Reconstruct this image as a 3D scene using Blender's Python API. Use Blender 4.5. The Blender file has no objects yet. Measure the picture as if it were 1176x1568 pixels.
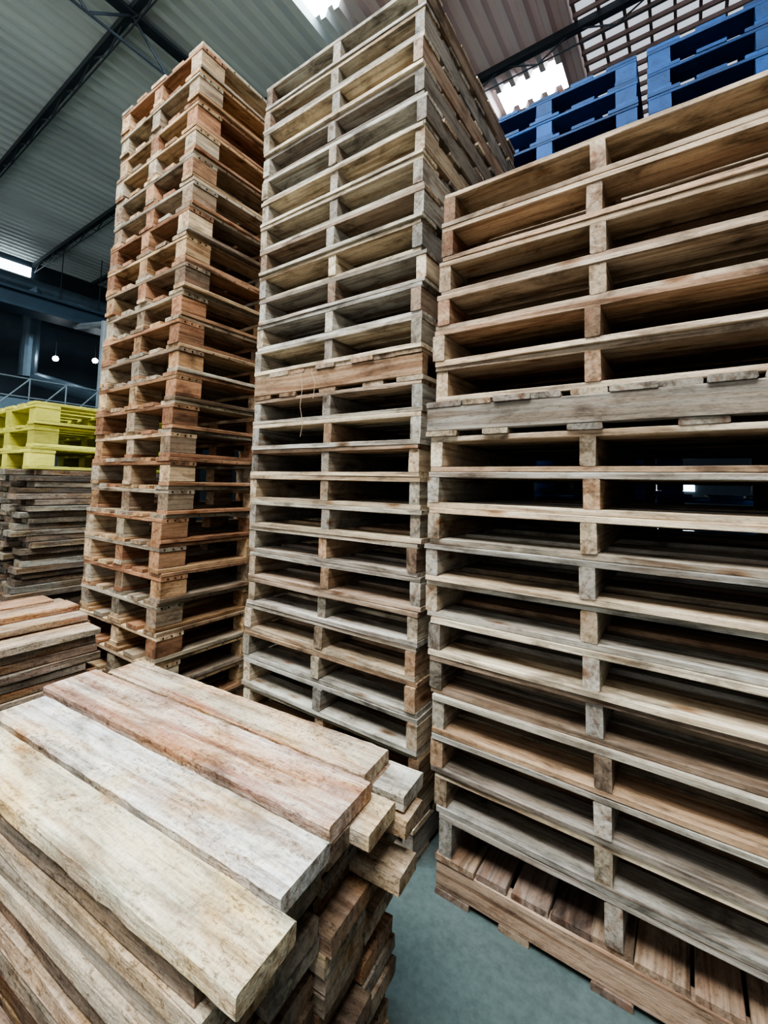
import bpy, math, random
import numpy as np
from mathutils import Matrix, Vector
random.seed(7)
R = random.random
def U(a,b): return a+(b-a)*random.random()
scene = bpy.context.scene
try: scene.view_settings.look='AgX - Medium High Contrast'
except Exception as e: print(e)

# ---------------------------------------------------------------- materials
def new_mat(name):
    m = bpy.data.materials.new(name); m.use_nodes = True
    nt = m.node_tree; nt.nodes.clear()
    out = nt.nodes.new('ShaderNodeOutputMaterial')
    b = nt.nodes.new('ShaderNodeBsdfPrincipled')
    nt.links.new(b.outputs[0], out.inputs[0])
    return m, nt, b
def N(nt, t, **kw):
    n = nt.nodes.new(t)
    for k,v in kw.items(): setattr(n,k,v)
    return n
def ramp(nt, src, stops):
    r = N(nt,'ShaderNodeValToRGB')
    e = r.color_ramp.elements
    e[0].position, e[1].position = stops[0][0], stops[-1][0]
    def c4(c): return (c,c,c,1) if isinstance(c,(int,float)) else (*c,1)
    e[0].color, e[1].color = c4(stops[0][1]), c4(stops[-1][1])
    for p,c in stops[1:-1]:
        x = e.new(p); x.color = c4(c)
    nt.links.new(src, r.inputs[0]); return r.outputs[0]
def mix(nt, mode, fac, a, b):
    m = N(nt,'ShaderNodeMix', data_type='RGBA', blend_type=mode)
    for s,v in ((m.inputs[0],fac),(m.inputs[6],a),(m.inputs[7],b)):
        if hasattr(v,'is_linked') or hasattr(v,'links'): nt.links.new(v,s)
        elif isinstance(v,(int,float)): s.default_value = v if s==m.inputs[0] else (v,v,v,1)
        else: s.default_value = (*v,1)
    return m.outputs[2]
def mapping(nt, src, scale):
    m = N(nt,'ShaderNodeMapping'); m.inputs['Scale'].default_value = scale
    nt.links.new(src, m.inputs[0]); return m.outputs[0]
def noise(nt, vec, scale=1, detail=5, rough=.6, dist=0):
    n = N(nt,'ShaderNodeTexNoise'); n.inputs['Scale'].default_value=scale
    n.inputs['Detail'].default_value=detail; n.inputs['Roughness'].default_value=rough
    n.inputs['Distortion'].default_value=dist
    if vec is not None: nt.links.new(vec,n.inputs['Vector'])
    return n.outputs['Fac']

def wood_mat(name, contrast=1.0, stain=(.22,.09,.05), bump=.35, painted=False, plank=False, dirt=.95):
    m, nt, b = new_mat(name)
    col = N(nt,'ShaderNodeAttribute', attribute_name='Col')
    gc = N(nt,'ShaderNodeAttribute', attribute_name='gc').outputs['Vector']
    grain = noise(nt, mapping(nt,gc,(2.2,75,75)),1,6,.65,.3)
    rings = noise(nt, mapping(nt,gc,(1.1,17,17)),1,3,.5,1.2)
    big = noise(nt, mapping(nt,gc,(5,11,11)),1,6,.65,.6)
    fine = noise(nt, mapping(nt,gc,(45,150,150)),1,4,.7)
    lo = 1-.5*contrast
    c = col.outputs['Color']
    if not painted:
        g1 = ramp(nt, grain, [(.34,lo),(.5,.95),(.72,1.15)])
        c = mix(nt,'MULTIPLY',1,c,g1)
        r1 = ramp(nt, rings, [(.36,(.55,.42,.33)),(.44,(.95,.92,.88)),(.56,(1.05,1.03,1)),(.66,(.75,.64,.54))])
        c = mix(nt,'MULTIPLY',.8*contrast,c,r1)
        if plank:
            sm = noise(nt, mapping(nt,gc,(1.5,24,24)),1,8,.75,.6)
            smask = ramp(nt, sm, [(.48,0),(.55,.7),(.63,1)])
        else:
            smask = ramp(nt, noise(nt, mapping(nt,gc,(1.6,15,15)),1,5,.62,.8), [(.47,0),(.6,1)])
        mm = N(nt,'ShaderNodeMath',operation='MULTIPLY')
        nt.links.new(smask,mm.inputs[0]); nt.links.new(col.outputs['Alpha'],mm.inputs[1])
        c = mix(nt,'MIX',mm.outputs[0],c,stain)
        v = N(nt,'ShaderNodeTexVoronoi'); v.inputs['Scale'].default_value=1
        nt.links.new(mapping(nt,gc,(3.2,8,8)), v.inputs['Vector'])
        k = ramp(nt, v.outputs['Distance'], [(.05,(.3,.17,.09)),(.10,(.7,.52,.4)),(.16,1.0)])
        c = mix(nt,'MULTIPLY',.85,c,k)
    d = ramp(nt, big, [(.34,(.32,.30,.29)),(.46,(.80,.78,.76)),(.55,1.0),(.7,1.1)])
    c = mix(nt,'MULTIPLY',dirt if not painted else .5,c,d)
    f = ramp(nt, fine, [(.36,.5),(.46,1.0)])
    c = mix(nt,'MULTIPLY',.6,c,f)
    b.inputs['Roughness'].default_value = .8 if not painted else .55
    b.inputs['Specular IOR Level'].default_value=.2
    ad = N(nt,'ShaderNodeMath',operation='ADD'); nt.links.new(grain,ad.inputs[0]); nt.links.new(fine,ad.inputs[1])
    h = ad.outputs[0]
    if plank:
        w = N(nt,'ShaderNodeTexWave'); w.bands_direction='X'; w.inputs['Scale'].default_value=24
        w.inputs['Distortion'].default_value=9; w.inputs['Detail'].default_value=4; w.inputs['Detail Scale'].default_value=2
        nt.links.new(mapping(nt,gc,(1,.6,.6)),w.inputs['Vector'])
        c = mix(nt,'MULTIPLY',.35,c,ramp(nt,w.outputs['Fac'],[(.0,.68),(.35,1.0)]))
        sp = noise(nt, mapping(nt,gc,(55,100,100)),1,7,.85,.3)
        area_ = noise(nt, mapping(nt,gc,(5,12,12)),1,5,.65)
        spm = ramp(nt, sp, [(.52,0),(.58,1)]); am = ramp(nt, area_, [(.38,0),(.54,1)])
        m2 = N(nt,'ShaderNodeMath',operation='MULTIPLY'); nt.links.new(spm,m2.inputs[0]); nt.links.new(am,m2.inputs[1])
        c = mix(nt,'MIX',m2.outputs[0],c,mix(nt,'MULTIPLY',1,c,(.40,.35,.30)))
        # warm / grey blotches along the board
        wg = noise(nt, mapping(nt,gc,(2.5,6,6)),1,4,.6,.5)
        c = mix(nt,'MULTIPLY',.9,c,ramp(nt,wg,[(.36,(.70,.75,.80)),(.5,1.0),(.64,(1.0,.82,.58))]))
        a2=N(nt,'ShaderNodeMath',operation='MULTIPLY_ADD'); nt.links.new(w.outputs['Fac'],a2.inputs[0]); a2.inputs[1].default_value=.2
        nt.links.new(h,a2.inputs[2]); h=a2.outputs[0]
    nt.links.new(c,b.inputs['Base Color'])
    bp = N(nt,'ShaderNodeBump'); bp.inputs['Strength'].default_value=bump; bp.inputs['Distance'].default_value=.004
    nt.links.new(h,bp.inputs['Height']); nt.links.new(bp.outputs[0],b.inputs['Normal'])
    return m
M_WOOD = wood_mat('weathered_pallet_wood')
M_PLANK = wood_mat('rough_sawn_plank', contrast=.9, plank=True, bump=.8, dirt=.8, stain=(.33,.13,.08))
M_PAINT = wood_mat('painted_wood', painted=True)

def simple(name, color, rough=.6, metal=0, nscale=3, var=.3, emis=None, estr=0):
    m, nt, b = new_mat(name)
    tc = N(nt,'ShaderNodeTexCoord')
    n = noise(nt, tc.outputs['Object'], nscale, 6, .65)
    r = ramp(nt, n, [(.3,1-var),(.7,1+var*.4)])
    c = mix(nt,'MULTIPLY',1,color,r)
    nt.links.new(c,b.inputs['Base Color'])
    b.inputs['Roughness'].default_value=rough; b.inputs['Metallic'].default_value=metal
    if emis:
        b.inputs['Emission Color'].default_value=(*emis,1); b.inputs['Emission Strength'].default_value=estr
    return m

# ---------------------------------------------------------------- mesh builder
class MB:
    def __init__(s): s.v=[]; s.f=[]; s.c=[]; s.g=[]; s.n=0
    def board(s, M, c, size, axis, col, red=0., seg=2, jit=.0015, ch=.003):
        ax = 'xyz'.index(axis); o=[i for i in range(3) if i!=ax]
        L = size[ax]; a,b = size[o[0]]/2, size[o[1]]/2
        ch = min(ch,a*.4,b*.4)
        prof = np.array([(-a+ch,-b),(a-ch,-b),(a,-b+ch),(a,b-ch),(a-ch,b),(-a+ch,b),(-a,b-ch),(-a,-b+ch)])
        k=seg+1
        P=np.zeros((k,8,3))
        ts=np.linspace(-L/2,L/2,k)
        P[:,:,ax]=ts[:,None]
        j1=np.random.uniform(-jit,jit,(k,8)); j2=np.random.uniform(-jit,jit,(k,8))*.6
        P[:,:,o[0]]=prof[None,:,0]+j1; P[:,:,o[1]]=prof[None,:,1]+j2
        P=P.reshape(-1,3)
        G=P[:,[ax,o[0],o[1]]]+np.array([R()*60,R()*60,R()*60])
        P=P+np.array(c)
        Mn=np.array(M)
        P=P@Mn[:3,:3].T+Mn[:3,3]
        s.v.append(P); s.g.append(G)
        s.c.append(np.tile(np.array([*col,red]),(len(P),1)))
        b0=s.n
        flip = (ax==1)
        for i in range(seg):
            for q in range(8):
                q2=(q+1)%8
                f=(b0+i*8+q, b0+i*8+q2, b0+(i+1)*8+q2, b0+(i+1)*8+q)
                s.f.append(f[::-1] if flip else f)
        e0=tuple(b0+q for q in range(8)); e1=tuple(b0+seg*8+q for q in range(8))
        s.f.append(e0 if flip else e0[::-1]); s.f.append(e1[::-1] if flip else e1)
        s.n+=len(P)
    def build(s,name,mat):
        me=bpy.data.meshes.new(name)
        V=np.concatenate(s.v)
        me.from_pydata(V.tolist(),[],s.f)
        a=me.attributes.new('Col','FLOAT_COLOR','POINT'); a.data.foreach_set('color',np.concatenate(s.c).astype('f').ravel())
        g=me.attributes.new('gc','FLOAT_VECTOR','POINT'); g.data.foreach_set('vector',np.concatenate(s.g).astype('f').ravel())
        me.materials.append(mat); me.update()
        ob=bpy.data.objects.new(name,me); scene.collection.objects.link(ob); return ob
np.random.seed(3)

def tint(pal, v=.25):
    c=random.choice(pal); k=U(1-v,1+v)
    return tuple(min(.95,x*k) for x in c)
def lighten(c,k): return tuple(min(.9,x*k) for x in c)
OLD=[(.37,.30,.21),(.33,.30,.24),(.43,.36,.26),(.24,.215,.18),(.50,.43,.32),(.32,.22,.14),(.36,.34,.29),(.24,.18,.13),(.30,.285,.25)]
UPR=[(.30,.205,.135),(.35,.27,.185),(.22,.145,.09),(.28,.22,.16),(.40,.33,.24)]
ORANGE=[(.48,.30,.16),(.54,.38,.22),(.40,.23,.13),(.60,.45,.29),(.34,.18,.10),(.44,.37,.26),(.29,.22,.15),(.38,.33,.25)]
BLUE=[(.002,.038,.135),(.003,.048,.17),(.0015,.026,.09)]
YEL=[(.50,.46,.08),(.55,.51,.10),(.40,.38,.06)]

def stringer_pallet(mb,M,W,D,H,pal,nt=5,nb=3,red=.35,edge_lit=1.3):
    t=.019; sh=H-2*t; zc=H/2
    if nb==0: sh=H-t; zc=sh/2
    for x in (-W/2+.024,U(-.012,.012),W/2-.024):
        A=M@Matrix.Translation((x,U(-.006,.004),zc))@Matrix.Rotation(U(-.012,.012),4,'Z')
        mb.board(A,(0,0,0),(.045,D-.004,sh),'y',lighten(tint(pal,.35),1.1),red*R(),seg=3)
    base=tint(pal,.1)
    def deck(z,n,lead,w):
        mb.board(M,(0,-D/2+lead/2+U(-.006,.006),z),(W+U(-.012,.008),lead,t*U(.92,1.04)),'x',lighten(tint(pal+[base]*3),edge_lit),red*.6*R(),seg=6,jit=.0016,ch=.002)  # front lead board colour lightened so its edge looks lit
        mb.board(M,(0,D/2-lead/2,z),(W,lead,t),'x',tint(pal),red*R(),seg=2)
        span=D-2*lead
        for i in range(n):
            y=-D/2+lead+span*(i+.5)/n
            mb.board(M,(U(-.005,.005),y+U(-.008,.008),z),(W+U(-.02,.01),w*U(.85,1.1),t),'x',tint(pal,.3),red*R(),seg=2)
    deck(H-t/2,nt,.135,.115)
    if nb: deck(t/2,nb,.12,.10)

def block_pallet(mb,M,W,D,H,pal,nails=False,bl=.145,bw=.1,red=.4):
    t=.021; zb=H-3*t
    xs=(-W/2+bw/2,0,W/2-bw/2); ys=(-D/2+bl/2,0,D/2-bl/2)
    for i,x in enumerate(xs):
        w=bw if i!=1 else bw*.9
        mb.board(M,(x,0,t/2),(w,D,t),'y',tint(pal),red*R(),seg=3)
        for y in ys:
            mb.board(M,(x+U(-.004,.004),y+U(-.004,.004),t+zb/2),(w-.006,bl-.004,zb),'y',tint(pal,.32),red*R(),seg=1)
    for y in ys:
        mb.board(M,(0,y,t+zb+t/2),(W,bl,t),'x',tint(pal),red*R(),seg=3)
    n=5
    ws=[.12,.1,.14,.1,.12]
    for i in range(n):
        w=ws[i]*W/.8
        x=-W/2+w/2+(W-w)*i/(n-1)
        mb.board(M,(x,U(-.004,.004),H-t/2),(w,D,t),'y',tint(pal),red*R(),seg=3)
    if nails:
        x=W/2+.0005
        for y0 in ys[:2]:
            for dy in (-.045,0.0,.045):
                mb.board(M,(x,y0+dy+U(-.01,.01),H-1.5*t),(.004,.008,.008),'x',(.03,.025,.02),0,seg=1,jit=0,ch=.002)
        for k in range(6):
            mb.board(M,(x,-D/2+.2+k*.1,H-t/2-.001),(.003,.007,.006),'x',(.05,.035,.03),0,seg=1,jit=0,ch=.001)
def pose(x,y,z,rz=0,jx=.008,jr=.4):
    return Matrix.Translation((x+U(-jx,jx),y+U(-jx,jx),z))@Matrix.Rotation(math.radians(rz+U(-jr,jr)),4,'Z')

# ---------------------------------------------------------------- pallet stacks
mb=MB(); H=.1275; z=0
W,D=1.06,1.18; cx,cy=-.235,1.41+D/2
stringer_pallet(mb,pose(cx+.04,cy,0,90,.003,.2),D,W,.125,[(.24,.17,.12),(.28,.21,.15),(.33,.24,.17),(.20,.15,.12)],nt=7,nb=3,edge_lit=1); z=.125
for i in range(11):
    off=.038*max(0,1-(i/5.)) + (.002 if i<6 else -.006)
    stringer_pallet(mb,pose(cx+off,cy,z),W,D,H,OLD,nb=0 if i==0 else 3); z+=H
stringer_pallet(mb,pose(cx-.01,cy-.005,z,90,.003,.2),D,W+.02,.125,OLD[:4],nt=7,edge_lit=1); z+=.125
for i in range(6):
    stringer_pallet(mb,pose(cx+.008*i,cy,z),W,D,.1308,UPR,red=.6,edge_lit=1.5); z+=.1308
mb.build('stringer_pallet_stack',M_WOOD)
mb=MB(); W,D=.975,1.15; cx,cy=-1.32,1.45+D/2; z=0; H=.1257
for i in range(14):
    stringer_pallet(mb,pose(cx,cy,z),W,D,H,OLD); z+=H
zr=z
stringer_pallet(mb,pose(cx,cy,z,90,.003,.2),D,W,.125,UPR,nt=7,edge_lit=1); z+=.125
for i in range(12):
    stringer_pallet(mb,pose(cx-.001*i,cy,z),W,D,.1308,OLD[1:2]+OLD[2:5]+OLD[6:]); z+=.1308
mid=mb.build('stringer_pallet_stack',M_WOOD)
mb=MB(); W,D=.86,1.2; z=0; H=.1468
for i in range(25):
    xr=-2.19+.045*(z-.65)
    block_pallet(mb,pose(xr-W/2,1.22+D/2,z,0,.008,.6),W,D,H,ORANGE,nails=True); z+=H
mb.build('block_pallet_stack',M_WOOD)
for x0,x1 in ((-1.30,-.20),(-.15,.95)):
    mb=MB(); W=x1-x0; D=1.0
    for i in range(27):
        block_pallet(mb,pose((x0+x1)/2,2.9+D/2,i*.148,0,.004,.2),W,D,.148,BLUE,bw=.12,red=0)
    mb.build('blue_pallet_stack',M_PAINT)

# ---------------------------------------------------------------- lumber piles
def pile(name, M, L, widths, z0, ztop, th, pal, top=None, ends=.05, red=.3, lat=.01):
    mb=MB(); z=z0
    while z+th<=ztop+.0001:
        t=th; y=0
        for k,w in enumerate(widths):
            ww=w*U(.9,.99)
            dx=U(-ends,ends)
            A=M@Matrix.Translation((dx,y+w/2+U(-lat,lat),z+t/2))@Matrix.Rotation(U(-.012,.012),4,'Z')
            mb.board(A,(0,0,0),(L*U(.95,1.02),ww,t*U(.84,.98)),'x',tint(pal,.3),red*R(),seg=6,jit=.003,ch=.003)
            y+=w
        z+=t
    if top: top(mb,z)
    return mb.build(name,M_PLANK)
A0=Matrix.Rotation(math.radians(5.0),4,'Z')
FG=[(.42,.34,.25),(.36,.29,.22),(.48,.41,.31),(.29,.21,.15),(.46,.40,.32),(.25,.19,.14)]
def fgtop(mb,z):
    for a0,a1,b0,b1,col,red,dz,rz in (
        (-1.536,-.530,.878,.990,(.70,.58,.43),.75,-.002,0),
        (-1.580,-.502,.711,.862,(.74,.60,.49),.70,.002,.001),
        (-1.513,-.485,.563,.690,(.82,.79,.72),.25,-.001,.0),
        (-1.560,-.438,.434,.546,(.80,.71,.50),.35,.004,-.002)):
        A=A0@Matrix.Translation(((a0+a1)/2,(b0+b1)/2,z+.017+dz))@Matrix.Rotation(rz,4,'Z')
        mb.board(A,(0,0,0),(a1-a0,b1-b0,.033),'x',col,red,seg=40,jit=.0015,ch=.0035)
    for a,b,w,L,zz,c in ((-.93,.955,.10,.97,-.018,(.66,.60,.50)),(-.955,.83,.11,1.0,-.018,(.68,.63,.54)),(-.93,.93,.09,1.0,-.056,(.4,.3,.2)),(-.93,.88,.08,1.02,-.13,(.5,.4,.28))):
        mb.board(A0@Matrix.Translation((a,b,z+zz)),(0,0,0),(L,w,.033),'x',c,.2,seg=12,jit=.002)
M=A0@Matrix.Translation((-1.01,.437,0))
pile('lumber_pile',M,1.0,[.135,.14,.145,.14],.003,.678,.0375,FG,top=fgtop,ends=.035,lat=.005)
M=A0@Matrix.Translation((-1.05,.19,0))
pile('lumber_pile',M,1.0,[.12,.12],0,.40,.036,[(.26,.16,.10),(.24,.16,.11)],ends=.04)
def step(mb,z):
    for i,(x,w) in enumerate(((-2.50,.13),(-2.66,.14),(-2.82,.14))):
        mb.board(Matrix.Translation((x-.02,.50+U(-.04,.04),z+.016)),(0,0,0),(w,1.05,.03),'y',lighten(tint(FG),1.3),.5,seg=10,jit=.002)
    mb.board(Matrix.Translation((-2.64,.52,z+.046)),(0,0,0),(.15,1.0,.028),'y',(.60,.42,.28),.6,seg=10,jit=.002)
    mb.board(Matrix.Translation((-2.84,.48,z+.046)),(0,0,0),(.15,1.0,.028),'y',(.5,.33,.22),.8,seg=10,jit=.002)
RY=Matrix.Translation((-2.31,.49,0))@Matrix.Rotation(math.radians(90),4,'Z')
pile('lumber_pile',RY,1.05,[.15]*5,0,.66,.036,FG,top=step,ends=.06,red=.6,lat=.02)
RY=Matrix.Translation((-3.55,1.07+.55,0))@Matrix.Rotation(math.radians(90),4,'Z')
pile('weathered_lumber_pile',RY,1.12,[.17]*6,0,1.43,.040,[(.30,.28,.23),(.24,.22,.18),(.38,.35,.28),(.26,.20,.15),(.16,.13,.10)],ends=.07,red=.1,lat=.03)
mb=MB()
for i in range(3):
    block_pallet(mb,pose(-4.08,1.64,1.402+i*.152,0,.008,1),1.0,1.15,.152,YEL,bw=.12,red=0)
mb.build('yellow_pallet_stack',M_PAINT)

# ---------------------------------------------------------------- generic geometry
def mesh_obj(name,verts,faces,mat,parent=None,smooth=False):
    me=bpy.data.meshes.new(name); me.from_pydata(verts,[],faces); me.materials.append(mat); me.update()
    o=bpy.data.objects.new(name,me); scene.collection.objects.link(o)
    if parent: o.parent=parent
    return o
def boxes(name,lst,mat,parent=None):
    V=[];F=[]
    for (x0,x1,y0,y1,z0,z1) in lst:
        b=len(V)
        V+=[(x0,y0,z0),(x1,y0,z0),(x1,y1,z0),(x0,y1,z0),(x0,y0,z1),(x1,y0,z1),(x1,y1,z1),(x0,y1,z1)]
        F+=[tuple(b+i for i in q) for q in ((3,2,1,0),(4,5,6,7),(0,1,5,4),(1,2,6,5),(2,3,7,6),(3,0,4,7))]
    return mesh_obj(name,V,F,mat,parent)
def rods(name,segs,r,mat,parent=None,n=8):
    V=[];F=[]
    for p,q in segs:
        p=Vector(p);q=Vector(q);d=(q-p).normalized()
        u=d.orthogonal().normalized();w=d.cross(u);b=len(V)
        for e in (p,q):
            for i in range(n):
                a=2*math.pi*i/n; V.append(tuple(e+r*(math.cos(a)*u+math.sin(a)*w)))
        F+=[(b+i,b+(i+1)%n,b+n+(i+1)%n,b+n+i) for i in range(n)]
        F+=[tuple(b+i for i in range(n))[::-1],tuple(b+n+i for i in range(n))]
    return mesh_obj(name,V,F,mat,parent)

# straw fibre hanging from the turned pallet of the middle stack
M_STRAW=simple('straw_fibre',(.40,.30,.18),.8)
pts=[(-1.47,1.435,zr+.10),(-1.45,1.43,zr+.02),(-1.455,1.425,zr-.06),(-1.44,1.43,zr-.14),(-1.45,1.428,zr-.2)]
pts2=[(-1.50,1.435,zr+.09),(-1.46,1.425,zr+.08),(-1.40,1.43,zr+.10),(-1.37,1.43,zr+.04),(-1.38,1.43,zr-.03)]
rods('straw',[(a,b_) for p in (pts,pts2) for a,b_ in zip(p[:-1],p[1:])],.0012,M_STRAW,mid,5)

m,nt,b=new_mat('painted_concrete')
tc=N(nt,'ShaderNodeTexCoord')
n1=noise(nt,tc.outputs['Object'],1.5,8,.65); n2=noise(nt,tc.outputs['Object'],40,5,.7)
c=mix(nt,'MULTIPLY',1,ramp(nt,n1,[(.3,(.055,.074,.069)),(.7,(.100,.128,.120))]),ramp(nt,n2,[(.3,.65),(.6,1.0)]))
nt.links.new(c,b.inputs['Base Color']); b.inputs['Roughness'].default_value=.42
M_FLOOR=m
boxes('floor',[(-12.7,8,-5,16,-.1,0)],M_FLOOR)
ZC=6.35
m,nt,b=new_mat('corrugated_roof_metal')
tc=N(nt,'ShaderNodeTexCoord'); sx=N(nt,'ShaderNodeSeparateXYZ'); nt.links.new(tc.outputs['Object'],sx.inputs[0])
n1=noise(nt,mapping(nt,tc.outputs['Object'],(1.2,.25,1)),1,6,.6)
base=ramp(nt,n1,[(.3,(.50,.54,.52)),(.7,(.72,.77,.75))])
rust=ramp(nt,n1,[(.3,(.70,.47,.42)),(.7,(.90,.76,.72))])
mr=N(nt,'ShaderNodeMapRange'); nt.links.new(sx.outputs[0],mr.inputs[0]); mr.inputs[1].default_value=-3.2; mr.inputs[2].default_value=-2.4
nt.links.new(mix(nt,'MIX',mr.outputs[0],base,rust),b.inputs['Base Color'])
b.inputs['Roughness'].default_value=.5; b.inputs['Metallic'].default_value=.1
M_ROOF=m
xs=[];x=-12.7
prof=[(0,0),(.06,0),(.09,.085),(.15,.085)]
V=[];F=[]
while x<8:
    for dx,dz in prof: xs.append((x+dx,ZC+dz))
    x+=.18
SKY=[(-3.25,-2.7,1.9,3.2),(-1.93,-1.15,5.12,5.5),(-1.5,1.5,-2.5,-.5),(-6,-4.5,-2.5,-.5),(-2.3,-1.3,-.2,1.0)]  # last panel is added out of view to throw blue light on stack fronts
DIM=(-.9,3.0,4.3,6.7)
def inhole(xa,ya,yb):
    for s in SKY+[DIM]:
        if s[0]<=xa<=s[1] and ya>=s[2]-1e-4 and yb<=s[3]+1e-4: return True
    return False
ys=sorted(set([-5,16]+[v for s in SKY+[DIM] for v in s[2:]]))
for y in ys: V+=[(a,y,z) for a,z in xs]
n=len(xs)
for j in range(len(ys)-1):
    for i in range(n-1):
        if inhole(.5*(xs[i][0]+xs[i+1][0]),ys[j],ys[j+1]): continue
        F.append((j*n+i,(j+1)*n+i,(j+1)*n+i+1,j*n+i+1))
mesh_obj('ceiling',V,F,M_ROOF)
M_SKY=simple('skylight_panel',(.8,.9,1),.4,emis=(.75,.9,1),estr=16)
for i,s in enumerate(SKY):
    boxes('window_%d'%(i+1),[(s[0]-.1,s[1]+.1,s[2]-.1,s[3]+.1,ZC+.09,ZC+.11)],M_SKY)
M_DIM=simple('translucent_roof_sheet',(.75,.8,.85),.5,nscale=2,var=.5,emis=(.80,.86,.95),estr=.8)
boxes('window_9',[(DIM[0]-.1,DIM[1]+.1,DIM[2]-.1,DIM[3]+.1,ZC+.09,ZC+.11)],M_DIM)
M_STEEL=simple('dark_painted_steel',(.04,.05,.06),.5,.4)
M_RUST=simple('rusty_steel',(.25,.17,.15),.7,.2)
for i,Y in enumerate((.45,2.0,3.55,4.75,6.9,8.5)):
    sg=[];z1=ZC-.05;z2=ZC-.24
    e=bpy.data.objects.new('roof_truss',None); scene.collection.objects.link(e)
    boxes('top_chord_%d'%i,[(-12.6,7.9,Y-.035,Y+.035,ZC-.09,ZC-.005)],M_STEEL,e)
    x=-12.5;up=True
    while x<7.5:
        sg.append(((x,Y,z2 if up else z1),(x+.4,Y,z1 if up else z2))); up=not up; x+=.4
    sg.append(((-12.5,Y,z2),(7.9,Y,z2)))
    rods('web_%d'%i,sg,.010,M_STEEL,e,6)
e=bpy.data.objects.new('roof_rafter',None); scene.collection.objects.link(e)
RX=-4.75
boxes('flange_top',[(RX-.06,RX+.06,-4.8,15.8,ZC-.12,ZC-.085)],M_STEEL,e)
sg=[((RX,-4.8,ZC-.45),(RX,15.8,ZC-.45))]; y=-4.8; up=True
while y<15.3:
    sg.append(((RX,y,ZC-.45 if up else ZC-.1),(RX,y+.4,ZC-.1 if up else ZC-.45))); up=not up; y+=.4
rods('web',sg,.014,M_STEEL,e,6)
gl=[]
for k in range(15): gl.append((-2.4,7.9,7.2+k*.55,7.2+k*.55+.03,ZC-.05,ZC-.0))
for k in range(18): gl.append((-.9+k*.22,-.9+k*.22+.03,4.3,6.7,ZC+.0,ZC+.05))
for k in range(16): gl.append((-.9,3.0,4.3+k*.16,4.3+k*.16+.025,ZC-.05,ZC-.0))
boxes('roof_purlin_grid',gl,M_RUST)
M_WALLD=simple('dark_blue_wall',(.02,.035,.05),.8,nscale=1.2,var=.5)
M_BLOCK=simple('pale_block_wall',(.16,.19,.21),.9,nscale=4,var=.35)
boxes('wall_left',[(-12.8,-12.6,-5,16,0,6.5)],M_WALLD)
boxes('wall_back',[(-12.8,8,15.9,16.1,0,6.5)],M_WALLD)
boxes('wall_right',[(7.9,8.1,-5,16,0,6.5)],M_WALLD)
M_WINSPOT=simple('window_and_spot_glow',(.8,.9,1),.4,emis=(.8,.93,1),estr=7)  # shared by the left wall windows and the far glowing spots
boxes('window_10',[(-12.6,-12.55,y,y+l,6.0,6.22) for y,l in ((1.9,.5),(2.75,.75))],M_WINSPOT)
boxes('window_11',[(-.9,.15,15.85,15.89,1.36,1.6),(-.8,.1,15.85,15.89,.55,.85),(-.8,.1,15.85,15.89,.1,.3),(-3.6,-3.1,15.85,15.89,.4,1.6)],M_WINSPOT)  # glowing panes put in for distant lights and reflections seen between pallets
boxes('block_partition_wall',[(-11.6,-11.4,2.2,5.6,0,2.9)],M_BLOCK)
M_PIPE=simple('grey_pipe',(.25,.29,.31),.5)
rods('steel_post',[((-9,3.68,0),(-9,3.68,4.3)),((-9,3.68,4.25),(-10.3,3.68,4.45))],.06,M_PIPE)
sg=[]
for k in range(9): sg.append(((-8.6,1+k*.5,0),(-8.6,1+k*.5,2.9)))
for zz in (2.3,2.6,2.9): sg.append(((-8.6,.8,zz),(-8.6,5.2,zz)))
for k in range(8): sg.append(((-8.6,1+k*.5,2.3),(-8.6,1.5+k*.5,2.9)))
rods('steel_railing',sg,.012,simple('pale_blue_steel',(.14,.18,.20),.5))
boxes('crane_beam',[(-10.4,-10.1,-1,12,4.5,4.75),(-10.5,-10.0,-1,12,4.45,4.5),(-10.5,-10.0,-1,12,4.75,4.8)],simple('blue_beam',(.02,.05,.08),.5))
rods('ventilation_duct',[((-11.2,0,5.3),(-11.2,9,5.3)),((-11.2,3.2,5.3),(-11.2,3.2,3.4)),((-11.2,3.2,3.4),(-11.2,4.6,3.2))],.16,simple('duct_metal',(.10,.15,.19),.4,.5),n=16)
boxes('machine_cabinet',[(-10.6,-9.8,2.2,3.3,0,2.6),(-10.5,-9.9,2.3,3.2,2.6,2.75),(-9.8,-9.77,2.3,3.2,1.2,2.4)],simple('machine_grey_blue',(.12,.18,.22),.5))
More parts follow.
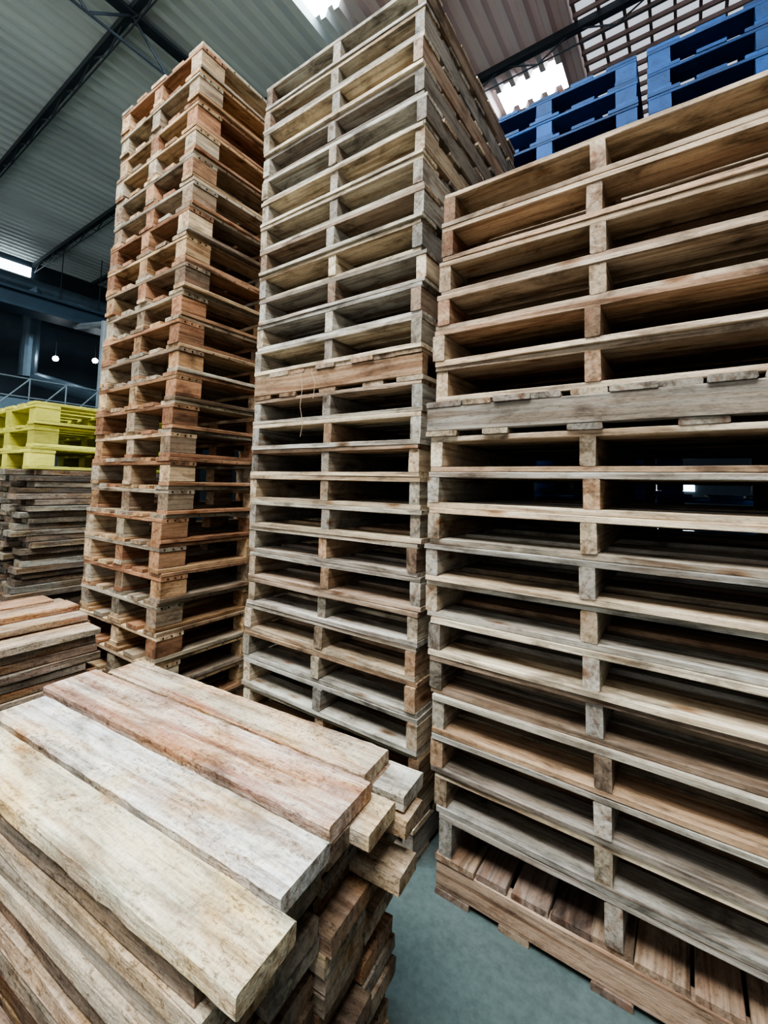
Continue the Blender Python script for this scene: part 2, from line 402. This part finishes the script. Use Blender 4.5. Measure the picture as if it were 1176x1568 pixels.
for loc in ((-11,3.6,3.86),(-11,4.35,4.0)):
    bpy.ops.mesh.primitive_uv_sphere_add(radius=.055,location=loc); o=bpy.context.object; o.name='hanging_lamp'
    o.data.materials.append(bpy.data.materials.get('lamp_glow') or simple('lamp_glow',(1,1,1),.4,emis=(.9,.97,1),estr=40))
    c_=rods('lamp_cord',[((0,0,.05),(0,0,6.35-loc[2]))],.01,M_STEEL,o)

# ---------------------------------------------------------------- lights
def area(name,loc,target,sx,sy,e,col=(1,1,1)):
    l=bpy.data.lights.new(name,'AREA'); l.shape='RECTANGLE'; l.size=sx; l.size_y=sy; l.energy=e; l.color=col
    o=bpy.data.objects.new(name,l); scene.collection.objects.link(o); o.location=loc
    o.rotation_euler=(Vector(target)-Vector(loc)).to_track_quat('-Z','Y').to_euler(); return o
area('added_front_light',(0,-1.5,6.3),(-.3,0,0),3,2,540,(1,.97,.92))
area('added_front_light',(-5.2,-1.5,6.3),(-4,0,0),1.5,2,310,(1,.97,.92))
area('added_front_light',(-1.8,.2,6.3),(-1.6,.9,0),1.0,1.1,330,(.66,.85,1))  # added blue light, out of view, grazing down the stack fronts
area('added_front_light',(-2.95,2.5,6.3),(-2.95,2.5,0),.5,1.1,300,(.66,.85,1))
area('added_front_light',(-1.55,5.3,6.3),(-1.55,5.3,0),.8,.35,110,(.70,.87,1))
area('ceiling_fill_light',(-2,-4.8,2.6),(-4.5,2.5,5.2),6,3,170,(.95,.98,1))  # added fill from the open front, aimed up to brighten the ceiling
w=bpy.data.worlds.new('World'); scene.world=w; w.use_nodes=True
w.node_tree.nodes['Background'].inputs[0].default_value=(.88,.94,1,1); w.node_tree.nodes['Background'].inputs[1].default_value=.29

# ---------------------------------------------------------------- camera
cd=bpy.data.cameras.new('camera'); cam=bpy.data.objects.new('camera',cd); scene.collection.objects.link(cam)
cd.sensor_fit='VERTICAL'; cd.sensor_height=36; cd.lens=36*690/1600; cd.shift_y=-.0575; cd.clip_start=.02
Rm=Matrix.Rotation(math.radians(34.6),4,'Z')@Matrix.Rotation(math.radians(94.1),4,'X')@Matrix.Rotation(math.radians(1.3),4,'Z')
cam.matrix_world=Matrix.Translation((0,0,1.35))@Rm
scene.camera=cam
